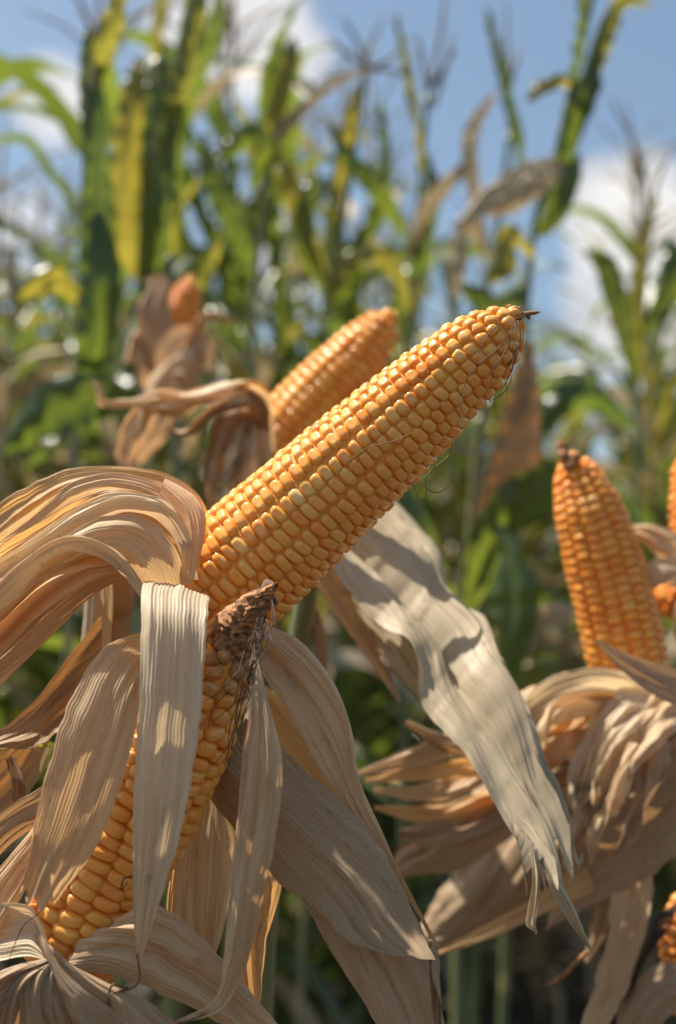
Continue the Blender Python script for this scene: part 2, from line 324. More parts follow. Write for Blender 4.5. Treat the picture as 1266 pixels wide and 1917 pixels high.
# ------------------------------------------------------------------ cobs
def kernel_template(seg, rings):
    ph = np.linspace(math.pi / 2, -0.35, rings + 1)[1:]
    e1, e2 = 0.72, 0.66
    V = [(0, 0, 1.0)]; cap = [0.0]
    for f in ph:
        z = math.copysign(abs(math.sin(f)) ** e1, math.sin(f)); r = abs(math.cos(f)) ** e1
        for j in range(seg):
            a = 2 * math.pi * (j + .5) / seg; c, s = math.cos(a), math.sin(a)
            V.append((r * math.copysign(abs(c) ** e2, c), r * math.copysign(abs(s) ** e2, s), z)); cap.append(r)
    F = [(0, 1 + j, 1 + (j + 1) % seg) for j in range(seg)]
    for i in range(rings - 1):
        for j in range(seg):
            a = 1 + i * seg; b = a + seg; k = (j + 1) % seg
            F.append((a + j, b + j, b + k, a + k))
    return np.array(V), F, np.array(cap)
def cob(name, axis, prof, rows, klen, parent, seed, twist=0.0, seg=14, rings=6, dent=0.14, wither=None, jit=1.0, tip_irr=0.86, hk=1.0, tint=(1, 1, 1), fill=1.09, core=.0036):
    """kernels seated in rows on a cob: axis in world points (base to tip), prof = (t, radius) pairs"""
    R = np.random.RandomState(seed)
    n = 240; ax = cr(axis, n); ln = np.concatenate([[0], np.cumsum(np.linalg.norm(np.diff(ax, axis=0), axis=1))]); L = ln[-1]
    T = np.gradient(ax, axis=0); T /= np.linalg.norm(T, axis=1)[:, None]
    X = np.zeros_like(T); x = np.cross(T[0], (0.0, 1.0, 0.0)); x /= np.linalg.norm(x)
    for i in range(n):
        x = x - T[i] * np.dot(x, T[i]); x /= np.linalg.norm(x); X[i] = x
    Y = np.cross(T, X)
    pt, pr = zip(*prof)
    rad = lambda t: np.interp(t, np.linspace(0, 1, 200), np.maximum(0.0005, cr(np.array([np.interp(np.linspace(0, 1, 24), pt, pr)]).T, 200)[:, 0]))
    tv, tf, tcap = kernel_template(seg, rings); m = len(tv)
    Vs = []; Ks = []; cnt = 0
    phase = R.rand(rows)
    wob = [Noise2(seed + 7 + j) for j in range(3)]
    for j in range(rows):
        s = klen * (phase[j] - 0.5)
        while s < L * 0.995:
            t = s / L; r = float(rad(t)); kl = klen * (1 + 0.10 * jit * (R.rand() - .5)) * (1.0 if t < tip_irr else 1.12)
            half = math.pi * r / rows
            stepj = 1
            if half < klen * 0.40: stepj = 2
            if half < klen * 0.20: stepj = 4
            if j % stepj == 0:
                wa = half * stepj * (1.0 if stepj == 1 else 0.95)
                irr = jit * (1.0 if t < tip_irr else 2.4)
                th = 2 * math.pi * (j + (stepj - 1) / 2) / rows + twist * t + (0.10 * irr * (R.rand() - .5) + 0.12 * float(wob[0](np.array(t * 7.0), np.array(j * 1.7))) * (0.6 + t)) * 2 * math.pi / rows
                i = min(n - 1, int(np.interp(s, ln, np.arange(n)))); rad_dir = X[i] * math.cos(th) + Y[i] * math.sin(th); tan_dir = np.cross(T[i], rad_dir)
                slope = (float(rad(min(1, t + .01))) - float(rad(max(0, t - .01)))) / (L * 0.02)
                nn = rad_dir - T[i] * max(-2.5, min(0.6, slope)); nn /= np.linalg.norm(nn); aa = np.cross(tan_dir, nn) * -1
                if np.dot(aa, T[i]) < 0: aa = -aa
                g = math.radians(9 * irr) * (R.rand() - .5) * 2
                td = tan_dir * math.cos(g) + aa * math.sin(g); a2 = aa * math.cos(g) - tan_dir * math.sin(g)
                hh = 0.0052 * hk * min(1.2, wa / 0.004) ** .5; wz = 0.0
                wi = 0.0
                if wither: wi = float(np.clip((t - wither[0]) / (wither[1] - wither[0]) + 0.55 * (R.rand() - .5), 0, 1))
                shr = 1 - 0.12 * wi
                lift = (0.10 * jit * (R.rand() - .5) - .25 * wi) * hh
                dn = dent * (0.35 + 1.1 * R.rand()) * (1.0 if t < tip_irr else 0.35)
                z = tv[:, 2] - dn * np.exp(-(tcap / 0.42) ** 2)
                sx = wa * fill * .965 * shr * (1 + .08 * jit * (R.rand() - .5)); sy = kl / 2 * 1.09 * shr * (1 + .08 * jit * (R.rand() - .5))
                c = ax[i] + rad_dir * (r - hh + lift)
                skx, sky = (R.rand(2) - .5) * 0.16 * jit
                Vs.append(c + (tv[:, :1] * sx * (1 + skx * tv[:, 1:2])) * td + (tv[:, 1:2] * sy * (1 + sky * tv[:, :1])) * a2 + (z * hh)[:, None] * nn)
                kk = np.zeros((m, 4)); kk[:, 0] = np.exp(-(tcap / 0.5) ** 2) * (0.3 + 0.7 * R.rand()); kk[:, 1] = np.clip(0.46 + 0.2 * R.randn(), 0, 1); kk[:, 2] = wi; kk[:, 3] = 1
                Ks.append(kk); cnt += 1
            s += kl
    V = np.vstack(Vs); Kc = np.vstack(Ks)
    F = [tuple(q + k * m for q in f) for k in range(cnt) for f in tf]
    o = mk(name, V, F, M['kernel'], parent, kern=Kc); o.color = (*tint, 1)
    ids = np.linspace(0, n - 1, 40).astype(int); pts = ax[ids]; rr = [max(0.0006, float(rad(ln[i] / L)) - core * hk) for i in ids]
    v, f, u = tube(list(pts), rr, 20, 79)
    mk('cob_core', v, f, M['core'], parent, uv=u)
    return o
def threads(name, lines, r, mat, parent, seg=5):
    v, f, u = join([tube([P(*p) for p in l], [r] * (len(l) - 1) + [r * .4], seg, len(l) * 8) for l in lines])
    return mk(name, v, f, mat, parent, uv=u)
def px(r, d): return r * K * d

# ================================================================== ground
gv = []; nG = Noise2(5)
xs = np.concatenate([np.linspace(-300, -6, 10), np.linspace(-5, 5, 41), np.linspace(6, 300, 10)]); ys = np.concatenate([np.linspace(-100, -3, 6), np.linspace(-2, 14, 65), np.linspace(16, 600, 12)])
X, Y = np.meshgrid(xs, ys); Z = 0.03 * nG(X * 3 + 50, Y * 3 + 50) + 0.012 * nG(X * 9 + 90, Y * 9 + 90)
g = mk('ground', np.stack([X, Y, Z], -1).reshape(-1, 3), grid_faces(len(ys), len(xs)), M['soil']); g['kind'] = 'structure'

# ================================================================== the large ear in the middle
b1 = P(330, 1175, .53)
ear = thing('corn_ear', 'large sharp golden ear of corn rising diagonally across the middle, husk peeled back', 'ear of corn', b1)
cob('cob', [P(378, 1131, .53), P(560, 964, .522), P(770, 772, .512), P(968, 592, .50)],
    [(0, px(124, .53)), (.2, px(122, .526)), (.45, px(112, .52)), (.65, px(101, .513)), (.8, px(88, .507)), (.88, px(79, .504)), (.94, px(63, .502)), (.975, px(44, .5)), (1, px(20, .5))],
    18, 0.0051, ear, 11, core=.0021, twist=0.12, jit=1.1, seg=16, rings=7)
# withered tip with its stub and threads
def blobs(name, spots, mat, parent, seed):
    R = np.random.RandomState(seed); parts = []
    for (x, y, d, r, ex, ey) in spots:
        c = P(x, y, d); e = P(ex, ey, d)
        mid = (c + e) / 2 + R.randn(3) * r * K * d * .3
        parts.append(tube([c, mid, e], [px(r, d) * .6, px(r, d), px(r, d) * .15], 7, 9))
    v, f, u = join(parts); return mk(name, v, f, mat, parent, uv=u)
blobs('withered_tip', [(952, 585, .498, 9, 975, 575), (960, 600, .497, 8, 985, 590), (966, 615, .497, 7, 974, 640), (968, 640, .496, 6, 962, 665), (958, 578, .499, 7, 948, 572), (974, 588, .498, 5, 1005, 583), (985, 588, .498, 4, 992, 598), (990, 587, .498, 4, 1012, 584), (962, 655, .495, 5, 950, 690)], M['tip'], ear, 3)
threads('silk', [[(960, 612, .488), (944, 660, .483), (925, 690, .482), (915, 740, .483)], [(950, 640, .484), (912, 668, .480), (880, 700, .479), (862, 745, .479)], [(968, 640, .489), (960, 690, .487), (948, 715, .487), (950, 740, .488)], [(940, 600, .488), (905, 640, .481), (890, 690, .479)]], 0.00017, M['silk_dark'], ear)
threads('silk', [[(970, 600, .494), (974, 640, .49), (955, 700, .487), (930, 745, .488)], [(955, 690, .486), (956, 715, .484), (940, 738, .486), (915, 752, .487)],
                 [(850, 820, .485), (838, 855, .484), (800, 890, .484), (796, 930, .484), (783, 933, .485), (775, 900, .486)], [(796, 915, .484), (820, 922, .484), (850, 905, .485)],
                 [(655, 862, .49), (690, 838, .488), (740, 825, .487), (775, 808, .486)], [(870, 730, .486), (862, 760, .485), (868, 780, .484), (855, 800, .484)]], 0.00022, M['silk'], ear)
# husk thrown over to the left: long strips that rise, arch and hang away
AR = [('husk_orange', [(392, 985), (372, 925), (310, 885), (230, 870), (150, 872), (80, 895), (0, 945), (-80, 1000)], [(360, 1060), (330, 985), (280, 950), (210, 935), (140, 945), (70, 985), (0, 1040), (-80, 1100)], .535, .52, .10),
      ('husk', [(382, 1030), (356, 950), (290, 903), (220, 888), (160, 898), (105, 930), (50, 970), (-80, 1060)], [(350, 1090), (310, 1010), (260, 975), (200, 965), (140, 985), (80, 1020), (20, 1060), (-80, 1140)], .52, .505, .16),
      ('husk_orange', [(372, 1060), (345, 985), (300, 940), (250, 918), (190, 918), (130, 945), (60, 990), (-80, 1085)], [(345, 1100), (305, 1030), (262, 1000), (205, 1000), (145, 1020), (85, 1060), (0, 1120), (-80, 1180)], .51, .497, .10),
      ('husk_white', [(365, 1080), (350, 1000), (315, 945), (260, 925), (200, 930), (130, 962), (50, 1015), (-80, 1105)], [(355, 1092), (335, 1010), (300, 965), (255, 950), (205, 955), (140, 985), (60, 1035), (-80, 1130)], .50, .485, .18),
      ('husk', [(352, 1100), (338, 1040), (300, 985), (250, 963), (190, 966), (120, 1000), (50, 1042), (-80, 1130)], [(270, 1130), (250, 1090), (220, 1060), (180, 1050), (130, 1070), (70, 1115), (0, 1180), (-80, 1260)], .495, .475, .14),
      ('husk_white', [(278, 1125), (252, 1075), (215, 1030), (165, 1005), (120, 1008), (60, 1045), (0, 1095), (-80, 1160)], [(262, 1125), (232, 1080), (198, 1048), (155, 1033), (112, 1038), (52, 1082), (-10, 1140), (-80, 1205)], .48, .462, .2),
      ('husk_orange', [(262, 1085), (236, 1050), (205, 1035), (160, 1030), (115, 1040), (55, 1085), (0, 1140), (-80, 1210)], [(255, 1095), (225, 1075), (190, 1080), (150, 1100), (100, 1135), (50, 1180), (0, 1230), (-80, 1300)], .487, .468, .08),
      ('husk_pink', [(245, 1065), (205, 1063), (155, 1085), (105, 1120), (50, 1165), (0, 1208), (-80, 1270)], [(240, 1085), (195, 1105), (150, 1140), (105, 1180), (52, 1228), (0, 1272), (-80, 1340)], .50, .48, .12)]
for mt, A, B, d0, d1, bl in AR:
    sheet('husk_leaf', lp(A, d0, d1), lp(B, d0 - .004, d1 - .006), M[mt], ear, bulge=bl, wr=.0045, ruf=.0008, rib=.0003, nu=61, nv=110)
sheet('husk_leaf', lp([(345, 1098), (338, 1030), (326, 975), (295, 935)], .492, .50), lp([(362, 1085), (386, 985), (366, 930), (310, 893)], .492, .51), M['husk'], ear, bulge=-.14, wr=.002)
# husk hanging to the right of the ear's foot
sheet('husk_leaf', lp([(485, 1250), (545, 1340), (600, 1440), (655, 1520), (710, 1600), (800, 1740)], .50, .475), lp([(495, 1168), (580, 1222), (650, 1330), (668, 1440), (715, 1560), (822, 1775)], .505, .47), M['husk_pink'], ear, bulge=.10, wr=.003, nu=71, wlow=.002, folds=((.45, .6, .05, .07),))
sheet('husk_leaf', lp([(490, 1178), (545, 1215), (600, 1280), (645, 1370), (664, 1470)], .515, .50), lp([(510, 1172), (565, 1200), (625, 1275), (660, 1370), (672, 1475)], .517, .50), M['husk_white'], ear, bulge=.2, wr=.002)
sheet('husk_leaf', lp([(470, 1320), (540, 1420), (620, 1500), (690, 1570)], .52, .50), lp([(500, 1285), (590, 1360), (665, 1470), (715, 1570)], .52, .50), M['husk_orange'], ear, bulge=.06, wr=.003)
sheet('husk_leaf', lp([(385, 1490), (450, 1570), (520, 1650), (590, 1698), (650, 1762), (715, 1790)], .495, .455), lp([(468, 1345), (545, 1420), (640, 1500), (720, 1600), (785, 1730), (818, 1800)], .495, .452), M['husk_brown'], ear, bulge=.14, wr=.004, nu=61, nv=110, label='broad brown husk leaf with rows of dark specks')
sheet('husk_leaf', lp([(560, 1660), (610, 1760), (670, 1860), (740, 1980)], .482, .465), lp([(740, 1700), (800, 1790), (822, 1870), (850, 1980)], .472, .462), M['husk_tan'], ear, bulge=.10, wr=.004, nu=71, wlow=.003, folds=((.4, .6, .05, .1),))
sheet('husk_leaf', lp([(790, 1760), (803, 1800), (806, 1860), (815, 1930)], .458, .46), lp([(818, 1800), (826, 1850), (830, 1900), (826, 1950)], .455, .458), M['husk_brown'], ear, bulge=-.25, wr=.003, rag=.06)

# ================================================================== the ear in front of it, half covered by its husk
b2 = P(140, 1770, .482)
ear = thing('corn_ear', 'ear of corn at lower left with withered brown tip, pale husk strips over its front', 'ear of corn', b2)
cob('cob', [P(125, 1790, .482), P(225, 1590, .482), P(330, 1400, .48), P(425, 1210, .478), P(514, 1097, .474)],
    [(0, px(98, .48)), (.1, px(112, .48)), (.4, px(110, .48)), (.62, px(96, .48)), (.78, px(77, .478)), (.86, px(55, .476)), (.93, px(28, .475)), (1, px(3, .474))],
    13, 0.0056, ear, 23, twist=-.2, seg=14, rings=6, wither=(.66, .90), jit=1.5, tip_irr=.6, dent=.07)
sl = []
R = np.random.RandomState(4)
for k in range(17):
    q = R.rand(); x0 = 508 - 38 * q + R.randn() * 6; y0 = 1105 + 130 * q + R.randn() * 10; x3 = 375 + R.rand() * 105 - 10; y3 = 1230 + R.rand() * 230
    sl.append([(x0, y0, .459), (x0 * .66 + x3 * .34 + 14 + R.randn() * 8, y0 * .66 + y3 * .34, .449), (x0 * .3 + x3 * .7 + 8 + R.randn() * 12, y0 * .3 + y3 * .7, .451), (x3 + R.randn() * 10 + 8, y3, .457)])
threads('silk', [[(250, 1640, .445), (232, 1645, .444), (228, 1665, .444), (240, 1650, .446)]], .0003, M['silk_dark'], ear)
threads('silk', [[(60, 1690, .45), (85, 1690, .448), (70, 1712, .448), (40, 1740, .45), (5, 1830, .45)]], .0002, M['silk_dark'], ear)
threads('silk', sl, 0.00017, M['silk_dark'], ear)
def withered(name, axis, rads, mat, parent, seed, amp):
    v, f, u = tube(axis, rads, 56, 70); v = np.array(v); N = Noise2(seed); k = np.arange(len(v)); ring = k // 56; an = (k % 56) / 56.0 * 6.2832
    c = np.repeat(np.array([v[i * 56:(i + 1) * 56].mean(0) for i in range(70)]), 56, 0)
    # lumps (shrunken kernels) on a closed ring of noise
    h = N(np.cos(an) * 5 + 20, ring * .5 + np.sin(an) * 5) + .5 * N(np.cos(an) * 11 + 40, ring * 1.0 + np.sin(an) * 11)
    d = v - c; l = np.linalg.norm(d, axis=1)[:, None]; v = v + d / np.maximum(l, 1e-6) * (amp * h * np.clip(l[:, 0] / .003, .15, 1))[:, None]
    return mk(name, v, f, mat, parent, uv=u)
withered('withered_tip', [P(428, 1208, .478), P(444, 1182, .476), P(466, 1152, .473), P(494, 1119, .469), P(520, 1091, .465)], [px(52, .478), px(46, .477), px(33, .476), px(15, .474), px(1.5, .47)], M['tip'], ear, 8, .0016)
# the strip folded over the top
sheet('husk_leaf', lp([(300, 1190, .505), (280, 1110, .497), (270, 1092, .475), (266, 1150, .456), (262, 1270, .447), (255, 1420, .442), (250, 1570, .440), (250, 1700, .441), (256, 1790, .446)]),
      lp([(385, 1200, .505), (388, 1125, .497), (392, 1112, .477), (388, 1160, .458), (382, 1270, .449), (364, 1420, .443), (336, 1570, .441), (298, 1690, .441), (266, 1795, .446)]), M['husk_white'], ear, bulge=.07, wr=.0028, rib=.0004, ribn=17, nu=61, nv=130, label='pale husk strip folded over at the top and hanging straight down')
# broad strip bent to the left
sheet('husk_leaf', lp([(275, 1182, .478), (195, 1212, .458), (135, 1300, .446), (97, 1410, .440), (68, 1530, .438), (40, 1670, .441)]),
      lp([(285, 1240, .475), (268, 1300, .452), (240, 1420, .443), (205, 1530, .440), (158, 1620, .440), (100, 1690, .442)]), M['husk'], ear, bulge=.13, wr=.003, rib=.00035, ribn=22, nu=91, nv=110, shred=(5, .06))
strip('husk_leaf', [(478, 1225, .455, 14), (486, 1310, .447, 34), (492, 1420, .443, 74), (480, 1560, .441, 74), (458, 1700, .440, 62), (440, 1800, .441, 44), (408, 1880, .443, 24), (330, 1915, .445, 8)], M['husk_pink'], ear, twist=(-30, 15, -10, 25), bulge=.2, wr=.003)
sheet('husk_leaf', lp([(380, 1500), (338, 1590), (325, 1690), (345, 1770), (388, 1812)], .50, .485), lp([(412, 1470), (438, 1560), (440, 1650), (422, 1730), (394, 1820)], .50, .485), M['husk'], ear, bulge=.05, wr=.003, label='sunlit see-through husk leaf')
sheet('husk_leaf', lp([(425, 1550), (432, 1680), (440, 1790), (470, 1890)], .505, .50), lp([(500, 1570), (524, 1650), (500, 1760), (486, 1895)], .505, .50), M['husk_orange'], ear, bulge=.06, wr=.006, rag=.05)
sheet('husk_leaf', lp([(330, 1560), (318, 1640), (312, 1720), (330, 1790)], .512, .50), lp([(360, 1540), (350, 1640), (340, 1740), (350, 1800)], .512, .50), M['husk_orange'], ear, bulge=.06, wr=.003)
sheet('husk_leaf', lp([(105, 1800), (220, 1830), (340, 1880), (500, 1960)], .455, .45), lp([(215, 1770), (290, 1690), (385, 1760), (520, 1920)], .462, .455), M['husk_pink'], ear, bulge=.10, wr=.004, nu=81, wlow=.0045, rag=.03, folds=((.3, .6, .05, .08), (.7, .45, .06, -.07)))
sheet('husk_leaf', lp([(70, 1750), (95, 1830), (130, 1900), (170, 1990)], .452, .44), lp([(100, 1792), (200, 1840), (300, 1890), (420, 1990)], .452, .44), M['husk_tan'], ear, bulge=.12, wr=.005, nu=71, wlow=.004, rag=.03, folds=((.4, .6, .05, .1),))
sheet('husk_leaf', lp([(-60, 1700), (0, 1690), (60, 1700), (100, 1790)], .47, .455), lp([(-80, 1790), (-20, 1800), (50, 1790), (95, 1802)], .455, .45), M['husk_white'], ear, bulge=.25, wr=.004, rib=.0006, ribn=12)
for (x, y, w) in ((-50, 1930, 60), (10, 1960, 60), (75, 1970, 60), (130, 1980, 50)):
    strip('husk_leaf', [(96, 1800, .45, 20), (60 * .5 + x * .5, 1850, .445, w), (x, y, .445, w)], M['husk_tan'], ear, bulge=.15, wr=.004)
sheet('husk_leaf', lp([(90, 1520), (20, 1600), (-60, 1690)], .47, .465), lp([(100, 1590), (50, 1660), (-20, 1790)], .47, .465), M['husk'], ear, bulge=.12, wr=.004)
sheet('husk_leaf', lp([(80, 1470), (0, 1520), (-70, 1590)], .48, .475), lp([(90, 1540), (20, 1580), (-60, 1680)], .48, .475), M['husk_tan'], ear, bulge=.12, wr=.004)
threads('husk_fibre', [[(256, 1785, .445), (262, 1830, .443), (245, 1850, .443), (205, 1862, .443), (208, 1890, .444)], [(240, 1850, .443), (210, 1845, .442), (200, 1880, .443)], [(400, 1890, .443), (350, 1912, .444), (310, 1918, .445)]], 0.0005, M['silk'], ear)

# ================================================================== plant that carries both (dry stalk at the left)
def world_stalk(parent, x0, y0, x1, y1, d, r_px, mat, name='stalk', ground=True):
    top = P(x0, y0, d); low = P(x1, y1, d); dr = (low - top); 
    pts = [top, (top + low) / 2, low]
    if ground:
        k = low[2] / -(dr[2] / np.linalg.norm(dr)); foot = low + dr / np.linalg.norm(dr) * abs(k) * .98; foot = np.array((low[0] + (foot[0] - low[0]) * .25, low[1] + .0, -.01)); pts += [(low + foot) / 2, foot]
    r = px(r_px, d)
    v, f, u = tube(pts, [r * .92] + [r] * (len(pts) - 2) + [r * 1.15], 16, 60)
    return mk(name, v, f, mat, parent, uv=u)
base = P(190, 1200, .575); base[2] = 0
pl = thing('corn_plant', 'dry brown corn stalk at the left edge carrying the two sharp ears', 'corn plant', base)
world_stalk(pl, 222, 940, 195, 1300, .575, 46, M['stalk_dry'])
sheet('leaf_sheath', lp([(160, 1060), (158, 1140), (152, 1210), (140, 1330)], .553, .553), lp([(214, 1060), (214, 1140), (208, 1210), (200, 1330)], .545, .545), M['leaf_dry'], pl, bulge=.2, wr=.002)
sheet('leaf', lp([(185, 1340), (110, 1372), (60, 1398), (-10, 1402)], .51, .50), lp([(190, 1160), (115, 1245), (62, 1312), (-10, 1372)], .52, .505), M['leaf_rust'], pl, bulge=.14, wr=.006, rag=.04, label='rust brown curled dry leaf')
sheet('leaf', lp([(95, 1400), (60, 1480), (-10, 1560)], .54, .54), lp([(20, 1395), (-20, 1420), (-80, 1460)], .54, .54), M['leaf_rust'], pl, bulge=.1, wr=.004)
sheet('leaf', lp([(110, 1392), (85, 1440), (40, 1500)], .56, .56), lp([(40, 1390), (25, 1440), (-10, 1500)], .56, .56), M['leaf_yellow'], pl, bulge=.1, wr=.003, label='yellow green leaf')
strip('leaf', [(20, 1420, .50, 16), (38, 1460, .495, 26), (42, 1490, .495, 30), (60, 1510, .495, 14)], M['leaf_rust'], pl, twist=(0, 90, 20), bulge=.3, wr=.004)

# ================================================================== plant behind the large ear with the grey dry leaf
base = P(560, 1300, .70); base[2] = 0
pl = thing('corn_plant', 'corn plant behind the large ear with a grey frayed dry leaf hanging down', 'corn plant', base)
world_stalk(pl, 600, 960, 510, 1500, .70, 22, M['stalk'])
sheet('leaf', lp([(560, 1010), (640, 1092), (698, 1175), (765, 1222), (798, 1310), (852, 1385), (922, 1500), (985, 1590), (1012, 1690)], .63, .515), lp([(700, 930), (785, 985), (834, 1026), (855, 1098), (906, 1148), (922, 1215), (966, 1290), (1002, 1380), (1036, 1490), (1090, 1680)], .73, .555), M['leaf_grey'], pl, bulge=.13, wr=.0022, rib=.0004, ribn=19, rag=.012, wlow=.0065,
      folds=((.25, .35, .07, .14), (.55, .5, .05, -.10), (.78, .68, .06, .13)), nu=121, nv=150, shred=(8, .17), label='grey white dry leaf with frayed tip')
for cl in ([(455, 1090, .64, 46), (560, 985, .632, 60), (660, 880, .63, 54), (740, 812, .632, 20)], [(600, 1000, .655, 20), (690, 905, .65, 40), (770, 820, .65, 36), (850, 730, .655, 10)]):  # unseen leaf strips added behind the cob to dapple shade on the grey leaf
    strip('leaf', cl, M['leaf_dry'], pl, twist=(10, 50, -20, 30), bulge=.2, wr=.008, rag=.06)
sheet('leaf', lp([(610, 1060), (650, 1150), (710, 1230), (790, 1320)], .67, .62), lp([(690, 1080), (740, 1160), (790, 1240), (830, 1340)], .66, .615), M['leaf_grey'], pl, bulge=.12, wr=.008, rag=.04)
for cl in ([(1012, 1600, .528, 12), (1040, 1655, .522, 24), (1075, 1720, .52, 20), (1110, 1785, .52, 3)], [(1000, 1590, .528, 10), (1004, 1650, .522, 16), (996, 1725, .522, 24), (1004, 1748, .522, 4)]):
    strip('torn_fibre', cl, M['leaf_grey'], pl, twist=(20, -40, 30), bulge=.2, wr=.004, rag=.06, nv=50, nu=21)
sheet('leaf', lp([(555, 1050), (620, 1140), (680, 1220), (745, 1315)], .66, .64), lp([(640, 1060), (670, 1150), (715, 1230), (752, 1312)], .65, .635), M['husk_tan'], pl, bulge=.15, wr=.003, label='narrow tan leaf hanging to a point')
strip('leaf', [(575, 1110, .71, 22), (600, 1200, .70, 26), (605, 1290, .70, 12)], M['husk_tan'], pl, bulge=.2)

# ================================================================== blurred ear right behind the large one
b = P(470, 890, .80)
ear = thing('corn_ear', 'blurred orange ear of corn close behind the large ear, pointing the same way', 'ear of corn', b)
cob('cob', [P(470, 890, .87), P(570, 775, .87), P(660, 678, .87), P(740, 582, .87)], [(0, px(70, .87)), (.3, px(72, .87)), (.6, px(67, .87)), (.8, px(54, .87)), (.92, px(36, .87)), (1, px(6, .87))], 12, .0068, ear, 31, fill=.97, tint=(1, .96, .8), seg=10, rings=4)
for cl, mt in (([(490, 860, .80, 40), (478, 785, .79, 46), (450, 742, .75, 34), (370, 748, .76, 26), (300, 742, .77, 22), (240, 752, .78, 8)], 'husk_pink'), ([(480, 850, .79, 40), (462, 795, .78, 50), (430, 785, .755, 44), (405, 860, .76, 40), (392, 960, .77, 20)], 'husk_tan'),
               ([(500, 850, .80, 36), (492, 765, .79, 40), (470, 725, .75, 26), (400, 738, .76, 30), (330, 760, .77, 40), (285, 770, .77, 12)], 'husk'), ([(490, 890, .78, 40), (478, 815, .775, 46), (462, 805, .77, 46), (448, 880, .75, 50), (440, 960, .76, 40)], 'husk_pink'),
               ([(360, 745, .78, 20), (290, 750, .78, 36), (262, 790, .79, 50), (240, 850, .8, 46), (250, 880, .8, 14)], 'husk_pink'), ([(490, 800, .78, 30), (470, 750, .745, 30), (400, 770, .745, 24), (350, 810, .75, 18), (310, 800, .75, 5)], 'husk_tan'), ([(470, 790, .742, 16), (458, 840, .74, 26), (430, 890, .742, 22), (410, 900, .744, 6)], 'husk_brown')):
    strip('husk_leaf', cl, M[mt], ear, twist=(0, 45, -40, 50), bulge=.2, wr=.009, rag=.05)
strip('husk_leaf', [(300, 750, .76, 12), (230, 755, .76, 20), (190, 752, .76, 16), (186, 735, .76, 14), (176, 712, .76, 5)], M['husk'], ear, twist=(0, 60), bulge=.2)
strip('husk_leaf', [(475, 745, .78, 20), (445, 690, .78, 34), (420, 650, .79, 26), (395, 615, .80, 8)], M['leaf_yellow'], ear, bulge=.2)

# ================================================================== right-hand ear and its torn husk
b = P(1200, 1345, .73)
ear = thing('corn_ear', 'orange ear of corn standing upright at the right, torn husk in a bundle below it', 'ear of corn', b)
cob('cob', [P(1205, 1360, .73), P(1168, 1200, .732), P(1125, 1030, .735), P(1068, 850, .74)], [(0, px(74, .73)), (.3, px(78, .73)), (.6, px(76, .735)), (.8, px(66, .737)), (.92, px(47, .74)), (.97, px(28, .74)), (1, px(8, .74))], 15, .0053, ear, 41, fill=.95, tint=(1, .90, .75), seg=12, rings=5)
blobs('withered_tip', [(1062, 872, .73, 12, 1042, 850), (1058, 860, .735, 10, 1046, 822), (1070, 862, .73, 10, 1090, 850), (1075, 865, .728, 9, 1055, 880)], M['tip'], ear, 5)
FAN = [([(1150, 1290, .70, 70), (1010, 1315, .68, 66), (890, 1375, .67, 52), (770, 1420, .665, 40), (672, 1450, .665, 10)], 'husk_pink'), ([(1110, 1340, .70, 60), (950, 1420, .675, 50), (820, 1445, .665, 34), (685, 1462, .665, 8)], 'husk_orange'),
       ([(1070, 1380, .70, 60), (910, 1450, .675, 50), (790, 1485, .668, 36), (700, 1478, .668, 8)], 'husk_pink'), ([(1060, 1430, .70, 60), (920, 1495, .68, 50), (810, 1525, .67, 38), (700, 1512, .67, 8)], 'husk_orange'),
       ([(1050, 1390, .69, 40), (930, 1400, .665, 44), (840, 1395, .66, 34), (760, 1352, .66, 10)], 'husk_tan'), ([(1080, 1400, .71, 90), (950, 1500, .69, 110), (850, 1570, .68, 110), (770, 1610, .68, 70), (738, 1632, .68, 20)], 'husk_tan'),
       ([(1090, 1450, .72, 100), (980, 1600, .71, 140), (880, 1700, .71, 120), (800, 1760, .71, 60)], 'husk_brown'), ([(1060, 1420, .70, 50), (900, 1540, .672, 56), (800, 1560, .668, 44), (745, 1560, .668, 12)], 'husk_tan')]
for cl, mt in FAN: strip('husk_leaf', cl, M[mt], ear, twist=(0, 25, -15, 10), bulge=.16, wr=.006, rag=.03)
for cl, mt in (([(1110, 1470, .642, 40), (1080, 1540, .638, 34), (1062, 1600, .636, 18), (1070, 1650, .636, 5)], 'husk_white'), ([(1130, 1500, .64, 34), (1115, 1570, .634, 26), (1090, 1610, .633, 14), (1082, 1640, .633, 4)], 'leaf_grey'),
               ([(1180, 1400, .645, 50), (1150, 1480, .632, 46), (1120, 1560, .628, 30), (1105, 1620, .628, 6)], 'husk'), ([(1230, 1380, .65, 60), (1215, 1480, .632, 50), (1170, 1560, .626, 36), (1150, 1600, .626, 8)], 'husk_tan'),
               ([(1140, 1310, .668, 40), (1060, 1330, .655, 44), (1000, 1380, .65, 36), (965, 1450, .652, 10)], 'husk'), ([(1100, 1350, .665, 40), (1040, 1400, .65, 44), (1010, 1470, .645, 26), (1000, 1520, .645, 6)], 'husk_orange')):
    strip('husk_leaf', cl, M[mt], ear, twist=(0, 50, -45, 20), bulge=.3, wr=.008, rag=.06)
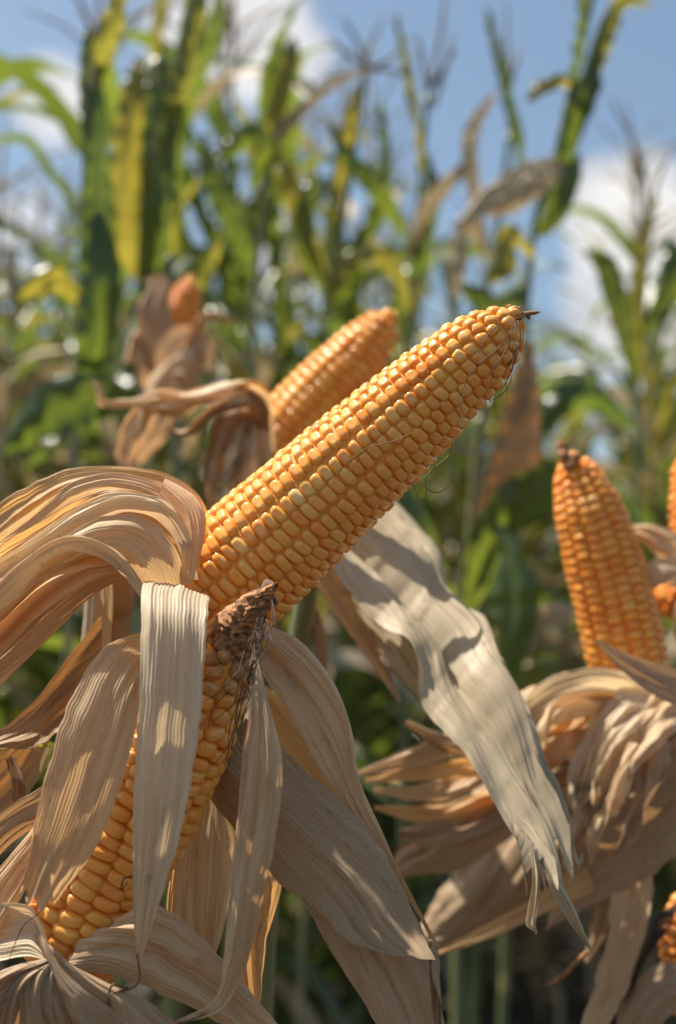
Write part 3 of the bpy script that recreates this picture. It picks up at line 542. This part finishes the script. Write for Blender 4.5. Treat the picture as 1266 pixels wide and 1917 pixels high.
for cl, mt in (([(1215, 1330, .70, 60), (1150, 1290, .675, 70), (1070, 1295, .665, 60), (1000, 1330, .665, 60), (960, 1400, .67, 20)], 'husk_white'), ([(1230, 1320, .69, 70), (1170, 1330, .66, 90), (1125, 1400, .65, 80), (1085, 1470, .645, 60), (1065, 1530, .645, 30)], 'husk_white'),
               ([(1260, 1320, .68, 70), (1210, 1370, .65, 90), (1160, 1450, .64, 70), (1110, 1530, .637, 50), (1085, 1590, .637, 16)], 'husk_pink'), ([(1210, 1340, .685, 50), (1150, 1360, .655, 60), (1110, 1450, .642, 44), (1085, 1520, .64, 30)], 'husk')):
    strip('husk_leaf', cl, M[mt], ear, twist=(0, 30, -30), bulge=.2, wr=.006, rag=.04, nu=71, wlow=.003, shred=(5, .3))
sheet('husk_leaf', lp([(1020, 1740), (1110, 1690), (1240, 1625), (1330, 1560)], .665, .65), lp([(1060, 1600), (1140, 1500), (1240, 1405), (1330, 1340)], .66, .65), M['husk_tan'], ear, bulge=-.1, wr=.004, nu=81, wlow=.004, rag=.03, folds=((.35, .5, .04, .08), (.75, .6, .05, -.07)))
sheet('husk_leaf', lp([(1330, 1345), (1240, 1310), (1170, 1262), (1112, 1198)], .62, .615), lp([(1330, 1270), (1240, 1245), (1175, 1222), (1112, 1194)], .63, .615), M['husk_tan'], ear, bulge=.12, wr=.003)
sheet('husk_leaf', lp([(1150, 1640), (1140, 1740), (1120, 1820), (1085, 1925)], .66, .65), lp([(1225, 1620), (1215, 1720), (1185, 1830), (1130, 1940)], .655, .645), M['husk_pink'], ear, bulge=-.12, wr=.006, rag=.05)
sheet('husk_leaf', lp([(1115, 1660), (1105, 1740), (1095, 1800)], .68, .68), lp([(1160, 1650), (1140, 1740), (1100, 1805)], .68, .68), M['husk_tan'], ear, bulge=.1, wr=.004)
strip('husk_leaf', [(1100, 1640, .66, 60), (1010, 1692, .645, 40), (920, 1740, .64, 30), (820, 1785, .64, 8)], M['husk_orange'], ear, twist=(0, 40, 0), bulge=.25, wr=.004)
threads('husk_fibre', [[(1100, 1782, .63), (1080, 1800, .63), (1050, 1830, .632), (1020, 1845, .634)]], .0013, M['tip'], ear)

b = P(1300, 1060, .76)
ear = thing('corn_ear', 'orange ear of corn cut off by the right edge, beside the upright ear', 'ear of corn', b)
cob('cob', [P(1312, 1060, .76), P(1308, 950, .76), P(1296, 830, .76)], [(0, px(56, .76)), (.5, px(56, .76)), (.8, px(45, .76)), (1, px(10, .76))], 14, .0055, ear, 43, tint=(1, .90, .8), seg=8, rings=4)
strip('husk_leaf', [(1310, 1060, .75, 60), (1260, 1030, .74, 60), (1215, 1000, .74, 40), (1180, 990, .745, 16)], M['husk'], ear, bulge=.2)
strip('husk_leaf', [(1330, 1080, .75, 60), (1270, 1070, .735, 60), (1225, 1075, .73, 50), (1205, 1110, .73, 20)], M['husk_pink'], ear, bulge=.2)
b = P(1330, 1110, .70)
ear = thing('corn_ear', 'blunt orange ear of corn poking in at the right edge below its neighbour', 'ear of corn', b)
cob('cob', [P(1350, 1080, .79), P(1290, 1108, .79), P(1216, 1130, .79)], [(0, px(50, .79)), (.5, px(48, .79)), (.8, px(40, .79)), (1, px(10, .79))], 14, .0055, ear, 47, tint=(1, .90, .8), seg=8, rings=4)
strip('husk_leaf', [(1340, 1100, .775, 60), (1300, 1150, .765, 70), (1290, 1230, .765, 50)], M['husk_pink'], ear, bulge=.2)
b = P(1310, 1790, .68)
ear = thing('corn_ear', 'shaded ear of corn in the lower right corner with dark dry silk', 'ear of corn', b)
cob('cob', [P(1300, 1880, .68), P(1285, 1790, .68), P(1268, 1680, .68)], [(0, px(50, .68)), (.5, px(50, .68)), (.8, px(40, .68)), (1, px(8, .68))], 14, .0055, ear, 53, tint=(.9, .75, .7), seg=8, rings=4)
threads('silk', [[(1268, 1690, .66), (1255 - k * 4, 1730, .65), (1225 - k * 6, 1770 + k * 10, .65), (1195 - k * 3, 1810 + k * 14, .655)] for k in range(9)], .0004, M['silk_dark'], ear)
strip('husk_leaf', [(1300, 1880, .66, 80), (1250, 1850, .655, 90), (1200, 1900, .65, 80), (1180, 1980, .65, 60)], M['husk_tan'], ear, bulge=.2)

# small far ear in brown husk
b = P(330, 720, 1.15)
ear = thing('corn_ear', 'small blurred ear of corn in a brown husk at the left, far behind', 'ear of corn', b)
cob('cob', [P(328, 680, 1.15), P(338, 610, 1.15), P(358, 520, 1.15)], [(0, px(34, 1.15)), (.6, px(34, 1.15)), (.85, px(26, 1.15)), (1, px(6, 1.15))], 14, .006, ear, 59, tint=(.95, .85, .7), seg=8, rings=4)
for cl, mt in (([(330, 730, 1.13, 60), (300, 660, 1.12, 70), (290, 580, 1.12, 60), (300, 520, 1.13, 30)], 'husk_tan'), ([(330, 730, 1.12, 60), (335, 670, 1.1, 90), (350, 640, 1.1, 70), (385, 650, 1.1, 40), (390, 700, 1.1, 10)], 'husk_pink'),
               ([(300, 720, 1.13, 60), (280, 680, 1.12, 60), (255, 640, 1.12, 50), (240, 680, 1.12, 20)], 'husk_pink'), ([(320, 560, 1.16, 30), (300, 530, 1.16, 30), (270, 525, 1.16, 10)], 'husk_tan'), ([(345, 740, 1.11, 60), (340, 690, 1.09, 90), (320, 720, 1.09, 90), (290, 800, 1.1, 60), (250, 860, 1.11, 40)], 'husk_pink'),
               ([(350, 700, 1.1, 30), (370, 610, 1.1, 22), (400, 590, 1.1, 20), (440, 605, 1.1, 8)], 'husk_tan')):
    strip('husk_leaf', cl, M[mt], ear, twist=(0, 25, -20), bulge=.2, wr=.008)
base = P(340, 760, 1.2); base[2] = 0
pl = thing('corn_plant', 'corn plant with a thin green stem holding the small far ear', 'corn plant', base)
world_stalk(pl, 318, 480, 330, 760, 1.2, 9, M['stalk'])

# ================================================================== the field: plants grown from a few prototypes
def leaf_shape(length, width, e0, bend, seed, twist=0.0, kink=0.0):
    """a blade from the origin, reaching along +X and up; returns V, F, UV"""
    N = Noise2(seed); nv, nu = 26, 7
    t = np.linspace(0, 1, nv); ang = e0 - bend * t ** 1.4
    if kink: ang = ang - kink / (1 + np.exp(-(t - .5) * 40))
    ds = length / (nv - 1)
    x = np.concatenate([[0], np.cumsum(np.cos(ang[:-1]) * ds)]); z = np.concatenate([[0], np.cumsum(np.sin(ang[:-1]) * ds)])
    w = width * np.minimum(1, .55 + t * 2.5) * np.sqrt(np.maximum(0, 1 - t ** 2.6)) * .5
    V = []; U = []
    for i in range(nv):
        tw = twist * t[i] + .25 * float(N(np.array(t[i] * 3), np.array(1.5)))
        nx, nz = -math.sin(ang[i]), math.cos(ang[i])
        for j in range(nu):
            s = j / (nu - 1) * 2 - 1; lat = s * w[i]
            lift = abs(s) * w[i] * .35 + .012 * s * s * float(N(np.array(t[i] * 9), np.array(4.0 + (s > 0) * 9))) + .01 * float(N(np.array(t[i] * 4), np.array(20.0)))
            y = lat * math.cos(tw) - lift * math.sin(tw); h = lat * math.sin(tw) + lift * math.cos(tw)
            V.append((x[i] + nx * h, y + .02 * float(N(np.array(t[i] * 2.5), np.array(30.0))) * t[i] * 4, z[i] + nz * h)); U.append((lat, t[i] * length))
    return V, grid_faces(nv, nu), U
LEAVES = {'green': [], 'yellow': [], 'dry': []}
def leaf_mesh(kind, *a, mat):
    V, F, U = leaf_shape(*a); o = mk('leaf', V, F, mat, uv=U); me = o.data; bpy.data.objects.remove(o); LEAVES[kind].append(me)
rr = random.Random(3)
for k in range(9): leaf_mesh('green', rr.uniform(.35, .75), rr.uniform(.03, .062), math.radians(rr.uniform(62, 82)), math.radians(rr.uniform(15, 120)), 200 + k, rr.uniform(-.9, .9), math.radians(rr.choice((0, 0, 0, 70))), mat=M['leaf'])
for k in range(6): leaf_mesh('yellow', rr.uniform(.3, .65), rr.uniform(.025, .052), math.radians(rr.uniform(58, 84)), math.radians(rr.uniform(10, 110)), 230 + k, rr.uniform(-1.2, 1.2), mat=M['leaf_yellow'])
for k in range(6): leaf_mesh('dry', rr.uniform(.35, .65), rr.uniform(.03, .055), math.radians(rr.uniform(20, 70)), math.radians(rr.uniform(90, 150)), 260 + k, rr.uniform(-2.5, 2.5), math.radians(rr.choice((0, 40, 60))), mat=M['leaf_grey' if k % 2 else 'leaf_dry'])
def stalk_parts(h, r, lean):
    n = 10; pts = []; rad = []
    for i in range(n + 1):
        t = i / n; pts.append((lean * t * t, .02 * math.sin(t * 5), h * t)); rad.append(r * (1 - .72 * t))
    parts = [tube(pts, rad, 8, 40)]
    for i in range(2, n):                       # swollen nodes
        x, y, z = pts[i]; q = rad[i]; parts.append(tube([(x, y, z - .012), (x, y, z), (x, y, z + .012)], [q * 1.02, q * 1.28, q * 1.02], 8, 6))
    return parts, pts
def tassel_parts(top, seed):
    R = random.Random(seed); parts = []; x, y, z = top
    parts.append(tube([(x, y, z - .05), (x, y, z + .16), (x + R.uniform(-.03, .03), y, z + .34)], [.0035, .005, .0015], 5, 12))
    for k in range(9):
        a = R.uniform(0, 6.283); e = R.uniform(.5, 1.2); l = R.uniform(.14, .24); z0 = z + R.uniform(-.02, .12)
        dx, dy = math.cos(a), math.sin(a)
        parts.append(tube([(x, y, z0), (x + dx * l * .45 * math.cos(e), y + dy * l * .45 * math.cos(e), z0 + l * .5 * math.sin(e)), (x + dx * l * .95 * math.cos(e * .8), y + dy * l * .95 * math.cos(e * .8), z0 + l * .8 * math.sin(e))], [.002, .0034, .001], 4, 9))
    return parts
def build_proto(seed, h):
    """list of (name, mesh, location, rotation z, scale) for one plant"""
    R = random.Random(seed); L = []
    sp, pts = stalk_parts(h, .0125, R.uniform(-.1, .1)); V, F, U = join(sp); o = mk('stalk', V, F, M['stalk'] if seed % 3 else M['stalk_dry'], uv=U); L.append(('stalk', o.data, (0, 0, 0), 0, 1)); bpy.data.objects.remove(o)
    V, F, U = join(tassel_parts(pts[-1], seed)); o = mk('tassel', V, F, M['tassel'], uv=U); L.append(('tassel', o.data, (0, 0, 0), 0, 1)); bpy.data.objects.remove(o)
    n = 28; a0 = R.uniform(0, 6.28)
    for i in range(n):
        t = .10 + .80 * i / (n - 1); k = t * 10; j = min(9, int(k)); f = k - j
        loc = tuple(pts[j][q] * (1 - f) + pts[min(10, j + 1)][q] * f for q in range(3))
        p = R.random(); kind = 'dry' if (i < 3 and p < .3) or p < .2 else ('yellow' if p < .52 else 'green')
        L.append(('leaf', R.choice(LEAVES[kind]), loc, a0 + math.pi * (i % 2) + R.uniform(-.7, .7), (1.0 if i < n - 3 else .72) * R.uniform(.85, 1.1)))
    return L
PROTO = [build_proto(300 + k, 1.95 + .09 * (k % 4)) for k in range(7)]
def plant_at(x, y, k, rz, s, label, group):
    t = thing('corn_plant', label, 'corn plant', (x, y, 0), group); t.rotation_euler = (0, 0, rz); t.scale = (s, s, s)
    for nm, me, loc, a, q in PROTO[k]:
        o = bpy.data.objects.new(nm, me); C.objects.link(o); o.parent = t; o.location = loc; o.rotation_euler = (0, 0, a); o.scale = (q, q, q)
    return t
# far plants: the same plant as one mesh
FAR = []
MATS = []
def merged(k):
    V = []; F = []; U = []; mi = []; mats = []
    for nm, me, loc, a, q in PROTO[k]:
        mt = me.materials[0]
        if mt not in mats: mats.append(mt)
        o = len(V); c, s = math.cos(a), math.sin(a); uvl = me.uv_layers[0].data; uvv = [None] * len(me.vertices)
        for l in me.loops: uvv[l.vertex_index] = tuple(uvl[l.index].uv)
        for v in me.vertices:
            x, y, z = v.co; V.append(((x * c - y * s) * q + loc[0], (x * s + y * c) * q + loc[1], z * q + loc[2]))
        U += uvv
        for p in me.polygons: F.append(tuple(i + o for i in p.vertices)); mi.append(mats.index(mt))
    ob = mk('corn_plant', V, F, mats, uv=U); ob.data.polygons.foreach_set('material_index', mi); me = ob.data; bpy.data.objects.remove(ob); return me
FAR = [merged(k) for k in range(7)]
rr = random.Random(21)
ra = math.radians(24); ux, uy = math.sin(ra), math.cos(ra); vx, vy = math.cos(ra), -math.sin(ra)
near_n = far_n = 0
for row in range(-20, 16):
    s = -4.0
    while s < 16:
        s += rr.uniform(.09, .16)
        ox = -0.75 + row * .62 + rr.uniform(-.06, .06)
        x = vx * ox + ux * s; y = 1.0 + vy * ox + uy * s
        if y < 1.25 or y > 10.5 or abs(x) > y * .36 + .35: continue
        ang = x / y
        ymin = 1.9 if ang < -.06 else (2.0 if ang < .08 else (2.6 if ang < .14 else 3.0))
        if y < ymin: continue
        if y > 4.6 and rr.random() < .45 + (y - 4.6) * .04: continue
        k = rr.randrange(7); rz = rr.uniform(0, 6.28); sc_ = rr.uniform(.88, 1.06)
        if y < 3.4:
            plant_at(x, y, k, rz, sc_, 'tasselled corn plant with green and dry leaves, blurred among its row behind the ears', 'blurred corn plants in the nearer rows'); near_n += 1
        else:
            o = bpy.data.objects.new('corn_plant', FAR[k]); C.objects.link(o); o.location = (x, y, 0); o.rotation_euler = (0, 0, rz); o.scale = (sc_,) * 3
            o['label'] = 'small far corn plant, blurred at the back of the field'; o['category'] = 'corn plant'; o['group'] = 'blurred corn plants far back'; far_n += 1
print('PLANTS', near_n, far_n)

# plants whose leaves can be told apart in the blur
def hero(label, xs, d, r_px, top_y, leaves, tassel=None, mat='stalk'):
    (x0, y0), (x1, y1) = xs
    base = P(x1, y1, d); base[2] = 0
    t = thing('corn_plant', label, 'corn plant', base)
    world_stalk(t, x0, y0, x1, y1, d, r_px, M[mat])
    for cl, mt, tw in leaves: strip('leaf', cl, M[mt], t, twist=tw, bulge=.12, wr=.006, ruf=.003, rib=.0002, nv=60, nu=15)
    if tassel:
        for l in tassel: pass
        threads('tassel', [[(p[0], p[1], d) for p in l] for l in tassel], .0018 * d, M['tassel'], t)
    return t
hero('tall corn plant at left with a long dark green leaf standing straight up', ((168, 120), (140, 880)), 1.35, 9, 60,
     [([(160, 640, 1.33, 30), (185, 480, 1.31, 62), (182, 300, 1.31, 60), (172, 150, 1.33, 50), (166, 55, 1.35, 20)], 'leaf', (20, 30, 10)), ([(148, 720, 1.34, 14), (170, 670, 1.30, 60), (190, 560, 1.29, 74), (185, 470, 1.29, 70), (180, 400, 1.3, 30)], 'leaf', (0, -10)),
      ([(170, 200, 1.35, 20), (195, 90, 1.33, 44), (220, 20, 1.33, 40), (235, -60, 1.34, 10)], 'leaf_yellow', (0, 40)), ([(150, 560, 1.35, 20), (100, 520, 1.33, 50), (60, 545, 1.33, 50), (20, 560, 1.34, 10)], 'leaf_yellow', (0, 20)),
      ([(150, 800, 1.3, 20), (220, 740, 1.28, 80), (150, 750, 1.26, 110), (60, 790, 1.26, 80), (10, 850, 1.27, 20)], 'leaf', (0, 20))])
hero('corn plant with a broad sunlit yellow green leaf beside a dark one, upper left', ((300, 330), (262, 900)), 1.5, 9, 60,
     [([(262, 520, 1.5, 30), (240, 440, 1.48, 62), (238, 300, 1.47, 64), (250, 190, 1.48, 54), (262, 110, 1.5, 20)], 'leaf_yellow', (0, 15, -10)), ([(270, 560, 1.49, 30), (290, 420, 1.47, 60), (300, 250, 1.47, 66), (300, 130, 1.48, 50), (290, 110, 1.49, 30)], 'leaf', (0, 20)),
      ([(292, 420, 1.5, 20), (320, 240, 1.47, 40), (350, 100, 1.46, 50), (372, -20, 1.46, 44), (385, -120, 1.47, 10)], 'leaf_yellow', (0, -30)), ([(320, 480, 1.52, 14), (318, 410, 1.51, 34), (322, 370, 1.51, 30), (320, 340, 1.51, 6)], 'leaf_yellow', (0, 0)),
      ([(300, 330, 1.52, 16), (360, 150, 1.5, 50), (400, 60, 1.5, 46), (410, -60, 1.51, 16)], 'leaf', (40, 50))])
hero('tall corn plant at upper right with drooping white dry leaves and a pale stem', ((1115, -40), (985, 560)), 1.55, 8, 60,
     [([(1020, 430, 1.54, 20), (1055, 300, 1.52, 36), (1090, 180, 1.51, 56), (1112, 150, 1.51, 30), (1120, 90, 1.52, 8)], 'leaf', (0, 40)), ([(1045, 300, 1.54, 14), (1100, 160, 1.52, 34), (1140, 50, 1.51, 36), (1170, 0, 1.51, 30), (1220, 10, 1.51, 8)], 'leaf_yellow', (0, 20)),
      ([(1060, 270, 1.53, 14), (1075, 130, 1.52, 34), (1090, 20, 1.52, 26), (1100, -60, 1.52, 8)], 'leaf', (60, 50)), ([(1085, 165, 1.53, 10), (1050, 150, 1.51, 26), (1010, 165, 1.5, 30), (985, 190, 1.5, 8)], 'leaf_yellow', (20, 40)),
      ([(1050, 300, 1.53, 20), (1000, 320, 1.49, 40), (930, 365, 1.46, 50), (850, 430, 1.46, 14)], 'leaf_grey', (0, 40, 10)), ([(1070, 300, 1.53, 20), (1010, 340, 1.5, 44), (950, 380, 1.48, 44), (890, 400, 1.48, 14)], 'leaf_grey', (30, -20)),
      ([(1000, 480, 1.53, 16), (960, 440, 1.5, 50), (940, 500, 1.49, 56), (910, 530, 1.5, 14)], 'leaf_yellow', (0, 20)), ([(1010, 440, 1.54, 20), (1040, 400, 1.52, 40), (1070, 330, 1.52, 36), (1085, 290, 1.52, 10)], 'leaf', (0, 10)), ([(980, 540, 1.52, 20), (940, 580, 1.5, 50), (900, 560, 1.5, 44), (860, 530, 1.5, 10)], 'leaf', (0, 10))])
hero('slender corn plant against the blue sky with two narrow upright leaves and a spent tassel', ((800, 180), (765, 620)), 1.7, 6, 60,
     [([(790, 330, 1.68, 12), (780, 230, 1.67, 24), (760, 120, 1.67, 26), (740, 30, 1.68, 6)], 'leaf_yellow', (30, 50)), ([(755, 430, 1.69, 20), (710, 360, 1.66, 40), (650, 290, 1.66, 30), (612, 220, 1.67, 8)], 'leaf', (0, 30)), ([(775, 520, 1.69, 20), (800, 420, 1.66, 36), (810, 350, 1.66, 30), (800, 290, 1.67, 10)], 'leaf', (0, 20)),
      ([(770, 480, 1.68, 16), (800, 390, 1.64, 34), (850, 330, 1.63, 30), (890, 300, 1.64, 8)], 'leaf_grey', (0, 40)), ([(770, 580, 1.68, 20), (720, 480, 1.66, 40), (640, 500, 1.65, 36), (600, 600, 1.66, 8)], 'leaf_yellow', (0, 20))],
     [[(800, 180), (825, 60), (835, -20)], [(812, 160), (840, 110), (855, 90)], [(812, 200), (830, 140), (850, 60)], [(805, 200), (790, 110), (780, 60)]])
hero('thin corn stalk right of centre with a dark narrow leaf rising to the top edge', ((955, 250), (905, 640)), 1.9, 6, 60,
     [([(975, 330, 1.88, 10), (965, 230, 1.87, 24), (935, 120, 1.87, 22), (912, 15, 1.88, 10)], 'leaf', (20, 40)), ([(905, 470, 1.88, 16), (880, 300, 1.86, 30), (890, 230, 1.86, 28), (930, 170, 1.86, 8)], 'leaf_grey', (0, 30)), ([(920, 480, 1.88, 16), (870, 420, 1.86, 40), (860, 480, 1.86, 40), (850, 560, 1.87, 10)], 'leaf_dry', (0, 30))],
     [[(955, 250), (950, 120), (948, 0)], [(950, 160), (930, 100), (925, 60)], [(950, 180), (965, 120), (975, 90)]])
hero('corn plant left of centre with star shaped bare tassel over short yellow leaves', ((685, 130), (610, 640)), 1.8, 6, 60,
     [([(625, 420, 1.79, 16), (640, 300, 1.77, 30), (660, 200, 1.77, 24), (672, 150, 1.78, 6)], 'leaf_yellow', (0, 20)), ([(610, 520, 1.79, 16), (560, 400, 1.76, 44), (540, 330, 1.76, 40), (520, 290, 1.77, 10)], 'leaf_yellow', (0, 40)), ([(620, 560, 1.79, 16), (570, 460, 1.76, 44), (575, 380, 1.76, 44), (590, 330, 1.77, 10)], 'leaf', (0, 30)), ([(640, 480, 1.78, 14), (700, 420, 1.76, 40), (720, 330, 1.76, 40), (715, 180, 1.77, 10)], 'leaf', (20, 50))],
     [[(685, 130), (690, 90), (720, 30)], [(685, 130), (650, 100), (610, 70)], [(685, 130), (670, 80), (640, 30)], [(685, 130), (730, 110), (770, 70)], [(685, 130), (720, 130), (760, 140)], [(685, 130), (640, 140), (600, 150)]])
hero('corn plant near the top with a forked dark leaf pair against the cloud', ((530, 60), (470, 640)), 1.7, 7, 60,
     [([(490, 230, 1.69, 16), (505, 150, 1.67, 40), (530, 60, 1.67, 22), (560, 0, 1.68, 6)], 'leaf', (10, 40)), ([(480, 330, 1.69, 16), (520, 200, 1.66, 34), (545, 110, 1.66, 34), (550, 70, 1.67, 10)], 'leaf_yellow', (0, 30)), ([(470, 350, 1.69, 14), (500, 280, 1.66, 50), (470, 250, 1.66, 50), (400, 300, 1.67, 10)], 'leaf', (0, 20)), ([(480, 300, 1.68, 12), (540, 230, 1.66, 24), (620, 160, 1.66, 16), (690, 130, 1.66, 6)], 'leaf_grey', (0, 30)), ([(470, 520, 1.69, 16), (430, 400, 1.66, 50), (400, 330, 1.66, 50), (380, 250, 1.67, 10)], 'leaf', (0, 30))])
hero('corn plant at the right edge with a dark leaf arching over against the white cloud', ((1215, 420), (1190, 760)), 1.9, 6, 60,
     [([(1190, 720, 1.89, 16), (1160, 580, 1.87, 44), (1130, 490, 1.87, 40), (1095, 470, 1.87, 8)], 'leaf', (0, 30)), ([(1200, 640, 1.89, 14), (1250, 540, 1.87, 44), (1260, 480, 1.87, 40), (1250, 440, 1.88, 8)], 'leaf', (0, 30)), ([(1200, 700, 1.89, 14), (1190, 560, 1.87, 26), (1210, 430, 1.87, 22), (1230, 370, 1.88, 6)], 'leaf_yellow', (30, 50)), ([(1190, 800, 1.88, 16), (1100, 740, 1.86, 60), (1040, 760, 1.85, 60), (990, 840, 1.86, 10)], 'leaf', (0, 20))],
     [[(1215, 420), (1200, 300), (1140, 180)], [(1215, 400), (1235, 330), (1260, 270)], [(1205, 340), (1190, 290), (1180, 240)]])
hero('shaded corn plant low in the gap between the ears with broad dark leaves', ((900, 780), (860, 1250)), 1.25, 10, 60,
     [([(885, 1000, 1.24, 20), (960, 880, 1.2, 90), (980, 760, 1.2, 70), (990, 640, 1.21, 16)], 'leaf_rust', (0, 30)), ([(880, 1050, 1.24, 24), (960, 950, 1.2, 90), (1060, 900, 1.18, 90), (1160, 960, 1.18, 20)], 'leaf', (0, 20)), ([(870, 1150, 1.24, 24), (930, 1000, 1.2, 100), (960, 1100, 1.17, 100), (960, 1300, 1.17, 20)], 'leaf', (10, 30)), ([(870, 1200, 1.24, 24), (800, 1080, 1.22, 80), (760, 950, 1.21, 70), (740, 900, 1.22, 10)], 'leaf', (0, 30)),
      ([(870, 1250, 1.23, 24), (960, 1180, 1.2, 50), (1040, 1150, 1.18, 50), (1100, 1150, 1.18, 10)], 'leaf_dry', (0, 30)), ([(860, 1300, 1.22, 20), (940, 1290, 1.2, 40), (1010, 1260, 1.19, 40), (1050, 1240, 1.19, 8)], 'leaf_yellow', (0, 20))], mat='stalk')
